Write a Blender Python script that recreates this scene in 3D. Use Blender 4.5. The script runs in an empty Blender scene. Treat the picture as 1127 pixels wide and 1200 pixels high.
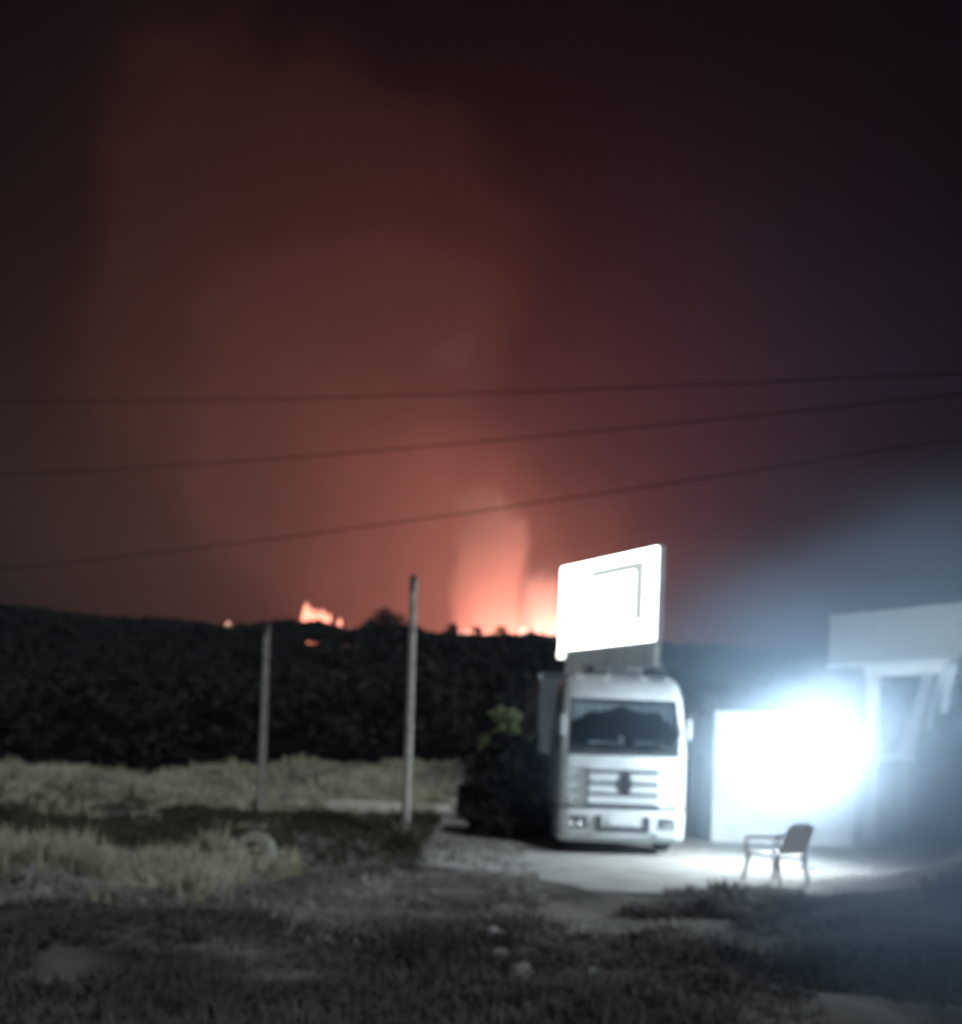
import bpy, bmesh, math, random
import numpy as np
from mathutils import Vector, Matrix, noise

random.seed(7)
RNG = np.random.default_rng(11)
scn = bpy.context.scene
COL = scn.collection

# ------------------------------------------------------------------ camera
CAM = Vector((0.0, 0.0, 1.8))
ROLL = math.radians(2.0)
RIGHT = Vector((math.cos(ROLL), 0, math.sin(ROLL)))
UP = Vector((-math.sin(ROLL), 0, math.cos(ROLL)))
FWD = Vector((0, 1, 0))
F, CX, CY = 1200.0, 563.5, 887.0          # focal length and principal point in photo pixels
cd = bpy.data.cameras.new('camera')
cam = bpy.data.objects.new('camera', cd)
COL.objects.link(cam)
M = Matrix.Identity(4)
for i in range(3):
    M[i][0], M[i][1], M[i][2], M[i][3] = RIGHT[i], UP[i], -FWD[i], CAM[i]
cam.matrix_world = M
cd.sensor_fit = 'VERTICAL'
cd.sensor_height = 24.0
cd.lens = 24.0 * F / 1200.0
cd.shift_y = (CY - 600.0) / 1200.0
cd.clip_start = 0.1
cd.clip_end = 3000
cd.dof.use_dof = True                      # phone video, focus hunting in the dark
cd.dof.focus_distance = 1.6
cd.dof.aperture_fstop = 2.0
scn.camera = cam


def ray(px, py):
    return FWD + RIGHT * ((px - CX) / F) + UP * ((CY - py) / F)


def P(px, py, d):
    return CAM + ray(px, py) * d


# ------------------------------------------------------------------ world: smoky night sky
w = bpy.data.worlds.new('World')
scn.world = w
w.use_nodes = True
wn, wl = w.node_tree.nodes, w.node_tree.links
wn.clear()
w_out = wn.new('ShaderNodeOutputWorld')
w_bg = wn.new('ShaderNodeBackground')
w_bg.inputs['Strength'].default_value = 1.0
wl.new(w_bg.outputs[0], w_out.inputs[0])
w_tc = wn.new('ShaderNodeTexCoord')


def wmath(op, a, b=None, c=None):
    n = wn.new('ShaderNodeMath')
    n.operation = op
    for k, s in enumerate((a, b, c)):
        if s is None:
            continue
        if isinstance(s, (int, float)):
            n.inputs[k].default_value = s
        else:
            wl.new(s, n.inputs[k])
    return n.outputs[0]


w_noise = wn.new('ShaderNodeTexNoise')
w_noise.inputs['Scale'].default_value = 4.2
w_noise.inputs['Detail'].default_value = 5.0
w_noise.inputs['Roughness'].default_value = 0.5
wl.new(w_tc.outputs['Generated'], w_noise.inputs['Vector'])
w_sub = wn.new('ShaderNodeVectorMath')
w_sub.operation = 'SUBTRACT'
wl.new(w_noise.outputs['Color'], w_sub.inputs[0])
w_sub.inputs[1].default_value = (0.5, 0.5, 0.5)
w_dist = wn.new('ShaderNodeVectorMath')
w_dist.operation = 'MULTIPLY_ADD'
wl.new(w_sub.outputs[0], w_dist.inputs[0])
w_dist.inputs[1].default_value = (0.27, 0.27, 0.27)
wl.new(w_tc.outputs['Generated'], w_dist.inputs[2])
w_nrm = wn.new('ShaderNodeVectorMath')
w_nrm.operation = 'NORMALIZE'
wl.new(w_dist.outputs[0], w_nrm.inputs[0])


def wcol(fac, col):
    m = wn.new('ShaderNodeVectorMath')
    m.operation = 'SCALE'
    m.inputs[0].default_value = col
    wl.new(fac, m.inputs['Scale'])
    return m.outputs[0]


def wadd(a, b):
    m = wn.new('ShaderNodeVectorMath')
    m.operation = 'ADD'
    wl.new(a, m.inputs[0])
    wl.new(b, m.inputs[1])
    return m.outputs[0]


def wdot(px, py, src):
    m = wn.new('ShaderNodeVectorMath')
    m.operation = 'DOT_PRODUCT'
    wl.new(src, m.inputs[0])
    m.inputs[1].default_value = ray(px, py).normalized()
    return m.outputs['Value']


def glow(px, py, rad, col, src):
    """soft round glow in the smoke towards one bearing"""
    th = rad / F
    d = wmath('SUBTRACT', 1.0, wdot(px, py, src))
    return wcol(wmath('EXPONENT', wmath('MULTIPLY', d, -2.0 / th ** 2)), col)


def puff(px, py, rad, soft, col, src):
    """billow of smoke with a fairly definite, wandering edge"""
    th = rad / F
    c0, c1 = math.cos(th + soft), math.cos(max(th - soft, 0.0))
    n = wn.new('ShaderNodeMapRange')
    n.interpolation_type = 'SMOOTHSTEP'
    wl.new(wdot(px, py, src), n.inputs[0])
    n.inputs[1].default_value, n.inputs[2].default_value = c0, c1
    return wcol(n.outputs[0], col)


raw, dst = w_tc.outputs['Generated'], w_nrm.outputs[0]
base = wn.new('ShaderNodeCombineXYZ')
for k, v in enumerate((0.0, 0.0, 0.0001)):
    base.inputs[k].default_value = v
sky = base.outputs[0]
for t in (glow(560, 650, 290, (0.100, 0.0255, 0.0185), raw),
          glow(600, 520, 520, (0.008, 0.0, 0.0), raw),
          glow(570, 770, 150, (0.36, 0.112, 0.078), dst),
          glow(200, 600, 230, (0.018, 0.0115, 0.0072), dst),
          glow(900, 540, 250, (0.001, 0.0050, 0.0135), dst),
          puff(370, 390, 225, 0.034, (0.014, 0.0046, 0.0032), dst),
          puff(200, 430, 290, 0.09, (0.007, 0.0028, 0.0018), dst),
          puff(430, 500, 185, 0.022, (0.013, 0.0044, 0.0033), dst),
          puff(545, 425, 20, 0.010, (0.014, 0.0070, 0.0056), dst)):
    sky = wadd(sky, t)
wl.new(sky, w_bg.inputs['Color'])

# ------------------------------------------------------------------ added fill light and exposure
sd = bpy.data.lights.new('moon', 'SUN')  # unseen sun lamp added behind the camera to lift the ground
sd.energy = 1.5
sd.angle = math.radians(0.5)
sd.color = (0.88, 0.95, 1.0)
moon = bpy.data.objects.new('moon', sd)
COL.objects.link(moon)
moon.rotation_euler = Vector((-0.24, 0.75, -0.55)).to_track_quat('-Z', 'Y').to_euler()
vs = scn.view_settings
vs.view_transform = 'Standard'
vs.look = 'None'
vs.exposure = 0.0
vs.gamma = 1.0
vs.use_curve_mapping = False
scn.render.engine = 'CYCLES'
cy = scn.cycles
cy.use_denoising = True
try:
    cy.denoiser = 'OPENIMAGEDENOISE'
    cy.denoising_input_passes = 'RGB_ALBEDO_NORMAL'
except Exception:
    pass
cy.volume_bounces = 0
cy.max_bounces = 6
cy.diffuse_bounces = 3
cy.glossy_bounces = 3
cy.transparent_max_bounces = 12
cy.sample_clamp_indirect = 4.0
cy.use_light_tree = True


# ------------------------------------------------------------------ helpers
def mat(name, c1, c2=None, scale=6.0, rough=0.6, metal=0.0, bump=0.0, bscale=None, detail=6.0,
        emit=None, estr=0.0, spec=0.5, coords='Object', transl=0.0):
    m = bpy.data.materials.new(name)
    m.use_nodes = True
    nt = m.node_tree
    b = nt.nodes['Principled BSDF']
    b.inputs['Roughness'].default_value = rough
    b.inputs['Metallic'].default_value = metal
    b.inputs['Specular IOR Level'].default_value = spec
    tc = nt.nodes.new('ShaderNodeTexCoord')
    nz = nt.nodes.new('ShaderNodeTexNoise')
    nz.inputs['Scale'].default_value = scale
    nz.inputs['Detail'].default_value = detail
    nt.links.new(tc.outputs[coords], nz.inputs['Vector'])
    cr = nt.nodes.new('ShaderNodeValToRGB')
    c2 = c2 or tuple(x * 0.75 for x in c1)
    cr.color_ramp.elements[0].position, cr.color_ramp.elements[1].position = 0.35, 0.68
    cr.color_ramp.elements[0].color = (*c1, 1)
    cr.color_ramp.elements[1].color = (*c2, 1)
    nt.links.new(nz.outputs['Fac'], cr.inputs[0])
    nt.links.new(cr.outputs[0], b.inputs['Base Color'])
    if bump:
        nb = nt.nodes.new('ShaderNodeTexNoise')
        nb.inputs['Scale'].default_value = bscale or scale * 4
        nb.inputs['Detail'].default_value = 8
        nt.links.new(tc.outputs[coords], nb.inputs['Vector'])
        bp = nt.nodes.new('ShaderNodeBump')
        bp.inputs['Strength'].default_value = bump
        bp.inputs['Distance'].default_value = 0.05
        nt.links.new(nb.outputs['Fac'], bp.inputs['Height'])
        nt.links.new(bp.outputs[0], b.inputs['Normal'])
    if emit:
        b.inputs['Emission Color'].default_value = (*emit, 1)
        b.inputs['Emission Strength'].default_value = estr
    if transl:
        tr = nt.nodes.new('ShaderNodeBsdfTranslucent')
        nt.links.new(cr.outputs[0], tr.inputs['Color'])
        mx = nt.nodes.new('ShaderNodeMixShader')
        mx.inputs[0].default_value = transl
        out = nt.nodes['Material Output']
        nt.links.new(b.outputs[0], mx.inputs[1])
        nt.links.new(tr.outputs[0], mx.inputs[2])
        nt.links.new(mx.outputs[0], out.inputs['Surface'])
    return m


def glass(name, tint=(0.75, 0.85, 0.9), refl=0.12, rough=0.03):
    m = bpy.data.materials.new(name)
    m.use_nodes = True
    nt = m.node_tree
    nt.nodes.clear()
    out = nt.nodes.new('ShaderNodeOutputMaterial')
    tr = nt.nodes.new('ShaderNodeBsdfTransparent')
    tr.inputs[0].default_value = (*tint, 1)
    gl = nt.nodes.new('ShaderNodeBsdfGlossy')
    gl.inputs['Roughness'].default_value = rough
    fr = nt.nodes.new('ShaderNodeFresnel')
    fr.inputs[0].default_value = 1.5
    mx = nt.nodes.new('ShaderNodeMixShader')
    nt.links.new(fr.outputs[0], mx.inputs[0])
    nt.links.new(tr.outputs[0], mx.inputs[1])
    nt.links.new(gl.outputs[0], mx.inputs[2])
    nt.links.new(mx.outputs[0], out.inputs[0])
    return m


MT = dict(
    white=mat('white_paint', (0.62, 0.66, 0.68), (0.46, 0.49, 0.50), 2.2, 0.34, bump=0.03, detail=10),
    white2=mat('white_plaster', (0.80, 0.80, 0.78), (0.66, 0.66, 0.63), 2.2, 0.75, bump=0.15, bscale=30),
    grey=mat('grey_sheet_metal', (0.32, 0.34, 0.36), (0.25, 0.27, 0.28), 3, 0.5, metal=0.0, bump=0.04),
    fascia=mat('canopy_fascia_paint', (0.30, 0.30, 0.29), (0.24, 0.24, 0.23), 1.6, 0.5, bump=0.04),
    dark=mat('dark_plastic', (0.028, 0.031, 0.035), (0.045, 0.048, 0.052), 8, 0.55, bump=0.06),
    tarp=mat('dark_trailer_tarp', (0.11, 0.14, 0.16), (0.08, 0.105, 0.125), 1.4, 0.55, bump=0.15, bscale=4),
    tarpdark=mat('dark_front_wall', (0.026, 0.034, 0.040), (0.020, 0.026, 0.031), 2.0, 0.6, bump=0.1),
    rubber=mat('tyre_rubber', (0.020, 0.020, 0.021), (0.035, 0.034, 0.032), 12, 0.85, bump=0.2),
    dusty=mat('dusty_rubber', (0.30, 0.30, 0.24), (0.19, 0.19, 0.15), 7, 0.9, bump=0.2),
    steel=mat('steel', (0.45, 0.46, 0.47), (0.30, 0.31, 0.32), 9, 0.35, metal=0.8),
    frame=mat('chassis_steel', (0.05, 0.05, 0.055), (0.08, 0.07, 0.06), 6, 0.6, metal=0.3),
    glass=glass('windscreen_glass'),
    lens=glass('lens_glass', (0.9, 0.95, 1.0)),
    interior=mat('cab_interior', (0.05, 0.055, 0.065), (0.035, 0.04, 0.045), 10, 0.8),
    fabric=mat('pale_curtain_fabric', (0.78, 0.80, 0.80), (0.62, 0.64, 0.66), 14, 0.9, bump=0.1, transl=0.25),
    plate=mat('plate_white', (0.62, 0.64, 0.66), (0.55, 0.57, 0.6), 9, 0.5),
    wood=mat('weathered_pole_wood', (0.30, 0.28, 0.25), (0.19, 0.17, 0.15), 7, 0.85, bump=0.3, bscale=22),
    cable=mat('cable_black', (0.008, 0.007, 0.007), (0.012, 0.011, 0.011), 5, 0.95, spec=0.0),
    plastic=mat('chair_plastic', (0.55, 0.51, 0.49), (0.46, 0.42, 0.40), 6, 0.5),
    greystone=mat('grey_stone', (0.22, 0.215, 0.21), (0.14, 0.14, 0.135), 6, 0.85, bump=0.4),
    stone=mat('pale_stone', (0.85, 0.85, 0.85), (0.75, 0.75, 0.74), 6, 0.85, bump=0.4),
    dry=mat('dry_grass', (0.57, 0.56, 0.43), (0.31, 0.305, 0.21), 0.55, 0.85, transl=0.3),
    green=mat('dark_green_weeds', (0.035, 0.042, 0.016), (0.060, 0.058, 0.030), 0.9, 0.8, transl=0.25),  # green weeds; the dark tone also carries the truck's shade over the hollow
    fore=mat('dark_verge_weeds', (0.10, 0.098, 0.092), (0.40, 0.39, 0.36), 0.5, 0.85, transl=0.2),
    near=mat('near_dark_weeds', (0.034, 0.036, 0.036), (0.11, 0.11, 0.10), 0.55, 0.85, transl=0.2),  # darker copy of the verge weeds, missing lamp light put into the colour
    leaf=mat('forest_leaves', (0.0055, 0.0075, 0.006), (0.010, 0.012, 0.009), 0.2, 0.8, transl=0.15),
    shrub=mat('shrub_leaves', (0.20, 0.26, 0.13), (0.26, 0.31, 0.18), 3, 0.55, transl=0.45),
    bark=mat('bark', (0.06, 0.05, 0.04), (0.09, 0.075, 0.06), 12, 0.9, bump=0.4),
    cloth=mat('white_tarpaulin', (0.60, 0.60, 0.64), (0.50, 0.50, 0.55), 3, 0.75, bump=0.08, transl=0.3),
    concrete=mat('concrete', (0.42, 0.42, 0.40), (0.32, 0.32, 0.30), 3, 0.85, bump=0.2),
    doorp=mat('door_paint', (0.50, 0.54, 0.58), (0.44, 0.47, 0.5), 4, 0.5),
    amber=mat('lamp_lens', (0.42, 0.42, 0.40), (0.34, 0.33, 0.31), 5, 0.3),
)


class MB:
    """collects shapes; build() links them as ONE mesh object"""

    def __init__(self):
        self.bm = bmesh.new()

    def box(self, c, s, bev=0.0, rot=None, seg=2):
        r = bmesh.ops.create_cube(self.bm, size=1.0)
        vs_ = r['verts']
        for v in vs_:
            v.co = Vector((v.co.x * s[0], v.co.y * s[1], v.co.z * s[2]))
        if bev > 0:
            es = list({e for v in vs_ for e in v.link_edges})
            rb = bmesh.ops.bevel(self.bm, geom=es, offset=min(bev, min(s) * 0.45), segments=seg, affect='EDGES', profile=0.5)
            vs_ = list({v for f in rb['faces'] for v in f.verts} | {v for v in vs_ if v.is_valid})
        for v in vs_:
            co = v.co
            if rot is not None:
                co = rot @ co
            v.co = co + Vector(c)
        return self

    def tube(self, a, b, r0, r1=None, n=12, cap=True):
        r1 = r0 if r1 is None else r1
        a, b = Vector(a), Vector(b)
        q = (b - a).to_track_quat('Z', 'Y')
        A, B = [], []
        for i in range(n):
            t = 2 * math.pi * i / n
            o = q @ Vector((math.cos(t), math.sin(t), 0))
            A.append(self.bm.verts.new(a + o * r0))
            B.append(self.bm.verts.new(b + o * r1))
        for i in range(n):
            j = (i + 1) % n
            self.bm.faces.new((A[i], A[j], B[j], B[i]))
        if cap:
            self.bm.faces.new(A[::-1])
            self.bm.faces.new(B)
        return self

    def path(self, pts, r, n=8):
        for p, q in zip(pts[:-1], pts[1:]):
            self.tube(p, q, r, r, n)
        return self

    def lathe(self, prof, axis='Z', c=(0, 0, 0), n=24, closed=False):
        """prof: list of (radius, height)"""
        c = Vector(c)
        rings = []
        for r, h in prof:
            ring = []
            for i in range(n):
                t = 2 * math.pi * i / n
                if axis == 'Z':
                    v = Vector((r * math.cos(t), r * math.sin(t), h))
                elif axis == 'X':
                    v = Vector((h, r * math.cos(t), r * math.sin(t)))
                else:
                    v = Vector((r * math.cos(t), h, r * math.sin(t)))
                ring.append(self.bm.verts.new(c + v))
            rings.append(ring)
        pairs = list(zip(rings[:-1], rings[1:]))
        if closed:
            pairs.append((rings[-1], rings[0]))
        for a, b in pairs:
            for i in range(n):
                j = (i + 1) % n
                self.bm.faces.new((a[i], a[j], b[j], b[i]))
        if not closed:
            for ring in (rings[0], rings[-1]):
                if (ring[0].co - ring[n // 2].co).length > 1e-4:
                    self.bm.faces.new(ring)
        return self

    def grid(self, rows, skip=None, close=False):
        vv = [[self.bm.verts.new(p) for p in r] for r in rows]
        for i in range(len(vv) - 1):
            for j in range(len(vv[0]) - 1):
                if skip and skip(i, j):
                    continue
                self.bm.faces.new((vv[i][j], vv[i][j + 1], vv[i + 1][j + 1], vv[i + 1][j]))
        return vv

    def prism(self, pts2, y0, y1, c=(0, 0, 0)):
        """polygon in x,z extruded along y"""
        c = Vector(c)
        A = [self.bm.verts.new(c + Vector((x, y0, z))) for x, z in pts2]
        B = [self.bm.verts.new(c + Vector((x, y1, z))) for x, z in pts2]
        n = len(A)
        for i in range(n):
            j = (i + 1) % n
            self.bm.faces.new((A[i], A[j], B[j], B[i]))
        self.bm.faces.new(A[::-1])
        self.bm.faces.new(B)
        return self

    def build(self, name, m, parent=None, smooth=False, solid=0.0):
        bmesh.ops.delete(self.bm, geom=[v for v in self.bm.verts if not v.link_faces], context='VERTS')
        bmesh.ops.remove_doubles(self.bm, verts=self.bm.verts, dist=1e-5)
        bmesh.ops.recalc_face_normals(self.bm, faces=self.bm.faces)
        me = bpy.data.meshes.new(name)
        self.bm.to_mesh(me)
        self.bm.free()
        me.materials.append(MT[m] if isinstance(m, str) else m)
        if smooth:
            me.polygons.foreach_set('use_smooth', [True] * len(me.polygons))
            try:
                me.set_sharp_from_angle(angle=math.radians(40))
            except Exception:
                pass
        o = bpy.data.objects.new(name, me)
        COL.objects.link(o)
        if parent:
            o.parent = parent
        if solid:
            md = o.modifiers.new('thickness', 'SOLIDIFY')
            md.thickness = solid
        return o


def tag(o, label=None, cat=None, group=None, kind=None):
    for k, v in (('label', label), ('category', cat), ('group', group), ('kind', kind)):
        if v:
            o[k] = v
    return o


def empty(name, loc, rz=0.0):
    o = bpy.data.objects.new(name, None)
    o.empty_display_size = 0.2
    o.location = loc
    o.rotation_euler = (0, 0, rz)
    COL.objects.link(o)
    return o


def soup(name, V, Fc, m, parent=None):
    """fast mesh from numpy arrays: V (n,3), Fc (k,3 or 4)"""
    me = bpy.data.meshes.new(name)
    me.vertices.add(len(V))
    me.vertices.foreach_set('co', np.ascontiguousarray(V, dtype=np.float32).ravel())
    k = Fc.shape[1]
    me.loops.add(Fc.size)
    me.loops.foreach_set('vertex_index', np.ascontiguousarray(Fc, dtype=np.int32).ravel())
    me.polygons.add(len(Fc))
    me.polygons.foreach_set('loop_start', np.arange(0, Fc.size, k, dtype=np.int32))
    me.update(calc_edges=True)
    me.validate()
    me.materials.append(MT[m] if isinstance(m, str) else m)
    o = bpy.data.objects.new(name, me)
    COL.objects.link(o)
    if parent:
        o.parent = parent
    return o


# ------------------------------------------------------------------ terrain
def sstep(a, b, x):
    t = np.clip((x - a) / (b - a), 0, 1)
    return t * t * (3 - 2 * t)


_g = RNG.random((64, 64))


def vnoise(x, y, s):
    x, y = np.asarray(x, float) / s + 100.3, np.asarray(y, float) / s + 57.7
    xi, yi = np.floor(x).astype(int), np.floor(y).astype(int)
    fx, fy = x - xi, y - yi
    fx, fy = fx * fx * (3 - 2 * fx), fy * fy * (3 - 2 * fy)
    g = lambda a, b: _g[a % 64, b % 64]
    return (g(xi, yi) * (1 - fx) * (1 - fy) + g(xi + 1, yi) * fx * (1 - fy)
            + g(xi, yi + 1) * (1 - fx) * fy + g(xi + 1, yi + 1) * fx * fy) - 0.5


def height(x, y):
    x, y = np.asarray(x, float), np.asarray(y, float)
    flat = sstep(-3.5, -0.8, x) * sstep(12.6, 14.4, y) * (1 - sstep(40, 46, y))
    rough = (vnoise(x, y, 3.1) * 0.34 + vnoise(x, y, 1.1) * 0.14) * (1 - flat)
    near = -0.10 * (1 - sstep(9, 15, y)) * (1 - flat)
    # swale on the left, then the dry grass bank behind it
    yb = 29.5 + 8.5 * sstep(-11.0, -6.5, x)
    bank = (0.55 + 0.75 * sstep(-14, -6, x)) * sstep(0, 8.5, y - yb) * (1 - sstep(4, 10, x))
    hum = sstep(1, 5, y - yb) * (1 - sstep(46, 52, y)) * (1 - sstep(4, 10, x))
    bank = bank + hum * (vnoise(x, y, 2.1) * 0.55 + vnoise(x, y, 0.9) * 0.22 - 0.10)
    verge = sstep(-2.6, -4.4, x) * sstep(12.8, 14.2, y) * (1 - sstep(17.5, 19.5, y))
    bank = bank + verge * (vnoise(x, y, 1.5) * 0.26)
    track = sstep(-9.5, -7.5, x) * sstep(31.5, 33.0, y) * (1 - sstep(37.0, 38.5, y))
    rough = rough * (1 - 0.85 * track)
    hill = 13.2 * sstep(44, 128, y) + 1.6 * sstep(30, -60, x) * sstep(60, 125, y)
    hill = hill - 7.0 * sstep(132, 190, y)
    # mound added at the near right to screen off lamp-lit ground
    mound = 1.75 * np.exp(-(((x - 9.6) / 2.6) ** 2 + ((y - 14.4) / 1.9) ** 2))
    return rough + near + bank + hill + mound


def hz(x, y):
    return float(height(np.array([x]), np.array([y]))[0])


def terrain():
    xs = np.concatenate([np.linspace(-400, -70, 18), np.linspace(-66, -22, 30), np.linspace(-21, 16, 150),
                         np.linspace(17, 66, 34), np.linspace(70, 400, 18)])
    ys = np.concatenate([np.linspace(-60, 2, 14), np.linspace(3, 48, 180), np.linspace(49, 140, 70),
                         np.linspace(145, 700, 40)])
    X, Y = np.meshgrid(xs, ys)
    Z = height(X, Y)
    V = np.stack([X.ravel(), Y.ravel(), Z.ravel()], 1)
    nx, ny = len(xs), len(ys)
    idx = np.arange(nx * ny).reshape(ny, nx)
    Fc = np.stack([idx[:-1, :-1].ravel(), idx[:-1, 1:].ravel(), idx[1:, 1:].ravel(), idx[1:, :-1].ravel()], 1)
    m = bpy.data.materials.new('bare_soil')
    m.use_nodes = True
    nt = m.node_tree
    b = nt.nodes['Principled BSDF']
    b.inputs['Roughness'].default_value = 0.95
    b.inputs['Specular IOR Level'].default_value = 0.1
    tc = nt.nodes.new('ShaderNodeTexCoord')

    def nz(scale, detail=8):
        n = nt.nodes.new('ShaderNodeTexNoise')
        n.inputs['Scale'].default_value = scale
        n.inputs['Detail'].default_value = detail
        nt.links.new(tc.outputs['Object'], n.inputs['Vector'])
        return n.outputs['Fac']

    def ramp(f, p0, c0, p1, c1):
        r = nt.nodes.new('ShaderNodeValToRGB')
        r.color_ramp.elements[0].position, r.color_ramp.elements[1].position = p0, p1
        r.color_ramp.elements[0].color, r.color_ramp.elements[1].color = (*c0, 1), (*c1, 1)
        nt.links.new(f, r.inputs[0])
        return r.outputs[0]

    soil = ramp(nz(0.9), 0.35, (0.045, 0.043, 0.037), 0.70, (0.21, 0.20, 0.175))
    scrub = ramp(nz(0.3), 0.4, (0.010, 0.012, 0.009), 0.7, (0.018, 0.018, 0.013))
    sep = nt.nodes.new('ShaderNodeSeparateXYZ')
    nt.links.new(tc.outputs['Object'], sep.inputs[0])
    mr = nt.nodes.new('ShaderNodeMapRange')
    nt.links.new(sep.outputs['Y'], mr.inputs[0])
    mr.inputs[1].default_value, mr.inputs[2].default_value = 43, 48
    mx = nt.nodes.new('ShaderNodeMix')
    mx.data_type = 'RGBA'
    nt.links.new(mr.outputs[0], mx.inputs['Factor'])
    nt.links.new(soil, mx.inputs['A'])
    nt.links.new(scrub, mx.inputs['B'])
    nt.links.new(mx.outputs['Result'], b.inputs['Base Color'])
    bp = nt.nodes.new('ShaderNodeBump')
    bp.inputs['Strength'].default_value = 0.5
    bp.inputs['Distance'].default_value = 0.08
    nt.links.new(nz(9), bp.inputs['Height'])
    nt.links.new(bp.outputs[0], b.inputs['Normal'])
    o = soup('ground', V, Fc, m)
    o.data.polygons.foreach_set('use_smooth', [True] * len(Fc))
    return tag(o, kind='structure')


terrain()


def sheet(name, fn_x0, fn_x1, y0, y1, m, dz=0.02, nx=46, ny=40):
    """ground-hugging sheet with an uneven outline"""
    V = []
    for j in range(ny + 1):
        y = y0 + (y1 - y0) * j / ny
        a, b_ = fn_x0(y), fn_x1(y)
        for i in range(nx + 1):
            x = a + (b_ - a) * i / nx
            V.append((x, y, 0))
    V = np.array(V)
    V[:, 2] = height(V[:, 0], V[:, 1]) + dz
    idx = np.arange((nx + 1) * (ny + 1)).reshape(ny + 1, nx + 1)
    Fc = np.stack([idx[:-1, :-1].ravel(), idx[:-1, 1:].ravel(), idx[1:, 1:].ravel(), idx[1:, :-1].ravel()], 1)
    return tag(soup(name, V, Fc, m), kind='structure')


yard_m = mat('gravel_yard', (0.42, 0.41, 0.39), (0.30, 0.29, 0.27), 1.6, 0.92, bump=0.5, bscale=14, spec=0.15)
track_m = mat('dirt_track', (0.55, 0.53, 0.48), (0.42, 0.40, 0.36), 1.2, 0.95, bump=0.4, bscale=10, spec=0.1)


def yx0(y):
    return -1.1 + 1.6 * (1 - sstep(14.4, 17.2, y)) * 1.6 + 0.5 * float(vnoise(3.0, y, 0.9)) + 0.15 * float(vnoise(9.0, y, 0.25))


def yx1(y):
    return 17.0


ym = sheet('yard', yx0, yx1, 14.2, 40.0, yard_m, 0.012, 60, 70)
# the yard's near edge wanders
me_ = ym.data
for v in me_.vertices:
    if v.co.y < 16.2:
        k = (16.2 - v.co.y) / 2.0
        v.co.y += k * (0.5 * float(vnoise(v.co.x, 2.0, 1.3)) + 0.25 * float(vnoise(v.co.x, 8.0, 0.4)) - 0.07 * (v.co.x - 3.0))
        v.co.z = hz(v.co.x, v.co.y) + 0.012
sheet('dirt_track', lambda y: -6.9 + 1.2 * float(vnoise(1.0, y, 0.7)), lambda y: -1.0, 31.8, 37.4, track_m, 0.03, 40, 14)


# ------------------------------------------------------------------ haze, drifting smoke, plume
def volume_mat(name, color, density, aniso=0.0, noise_scale=None, shape=None, stretch=(1, 1, 1)):
    m = bpy.data.materials.new(name)
    m.use_nodes = True
    nt = m.node_tree
    nt.nodes.clear()
    out = nt.nodes.new('ShaderNodeOutputMaterial')
    pv = nt.nodes.new('ShaderNodeVolumePrincipled')
    pv.inputs['Color'].default_value = (*color, 1)
    pv.inputs['Anisotropy'].default_value = aniso
    pv.inputs['Density'].default_value = density
    nt.links.new(pv.outputs[0], out.inputs['Volume'])
    if noise_scale:
        tc = nt.nodes.new('ShaderNodeTexCoord')
        nz = nt.nodes.new('ShaderNodeTexNoise')
        nz.inputs['Scale'].default_value = noise_scale
        nz.inputs['Detail'].default_value = 4
        mp = nt.nodes.new('ShaderNodeMapping')
        mp.inputs['Scale'].default_value = stretch
        nt.links.new(tc.outputs['Object'], mp.inputs[0])
        nt.links.new(mp.outputs[0], nz.inputs['Vector'])

        def mth(op, a, b=None):
            n = nt.nodes.new('ShaderNodeMath')
            n.operation = op
            for k, s in enumerate((a, b)):
                if s is None:
                    continue
                if isinstance(s, (int, float)):
                    n.inputs[k].default_value = s
                else:
                    nt.links.new(s, n.inputs[k])
            return n.outputs[0]
        # object is built unit-sized and scaled, so Object coords run -1..1 over it
        sep = nt.nodes.new('ShaderNodeSeparateXYZ')
        nt.links.new(tc.outputs['Object'], sep.inputs[0])
        nrm = mth('SUBTRACT', nz.outputs['Fac'], 0.5)
        dens = shape(nt, mth, sep, nrm, tc)
        nt.links.new(mth('MULTIPLY', dens, density), pv.inputs['Density'])
    return m


hb = MB()
hb.box((0, 0, 0), (1, 1, 1))
haze_m = volume_mat('haze_air', (0.66, 0.80, 1.0), 0.0003, 0.0)
haze = hb.build('haze', haze_m)
haze.location = (0, 115, 26.5)
haze.scale = (420, 320, 57)
tag(haze, 'thin bluish smoky night haze hanging over the yard and hillside', 'haze', kind='stuff')


def drift_shape(nt, mth, sep, nz, tc):
    ln = nt.nodes.new('ShaderNodeVectorMath')
    ln.operation = 'LENGTH'
    nt.links.new(tc.outputs['Object'], ln.inputs[0])
    r = mth('ADD', ln.outputs['Value'], mth('MULTIPLY', nz, 0.9))
    n = nt.nodes.new('ShaderNodeMapRange')
    n.interpolation_type = 'SMOOTHSTEP'
    nt.links.new(r, n.inputs[0])
    n.inputs[1].default_value, n.inputs[2].default_value = 0.95, 0.15
    n.inputs[3].default_value, n.inputs[4].default_value = 0.0, 1.0
    return n.outputs[0]


def ico(name, m, loc, scale, sub=3):
    bm = bmesh.new()
    bmesh.ops.create_icosphere(bm, subdivisions=sub, radius=1.0)
    me = bpy.data.meshes.new(name)
    bm.to_mesh(me)
    bm.free()
    me.materials.append(m)
    o = bpy.data.objects.new(name, me)
    o.location, o.scale = loc, scale
    COL.objects.link(o)
    return o


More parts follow.
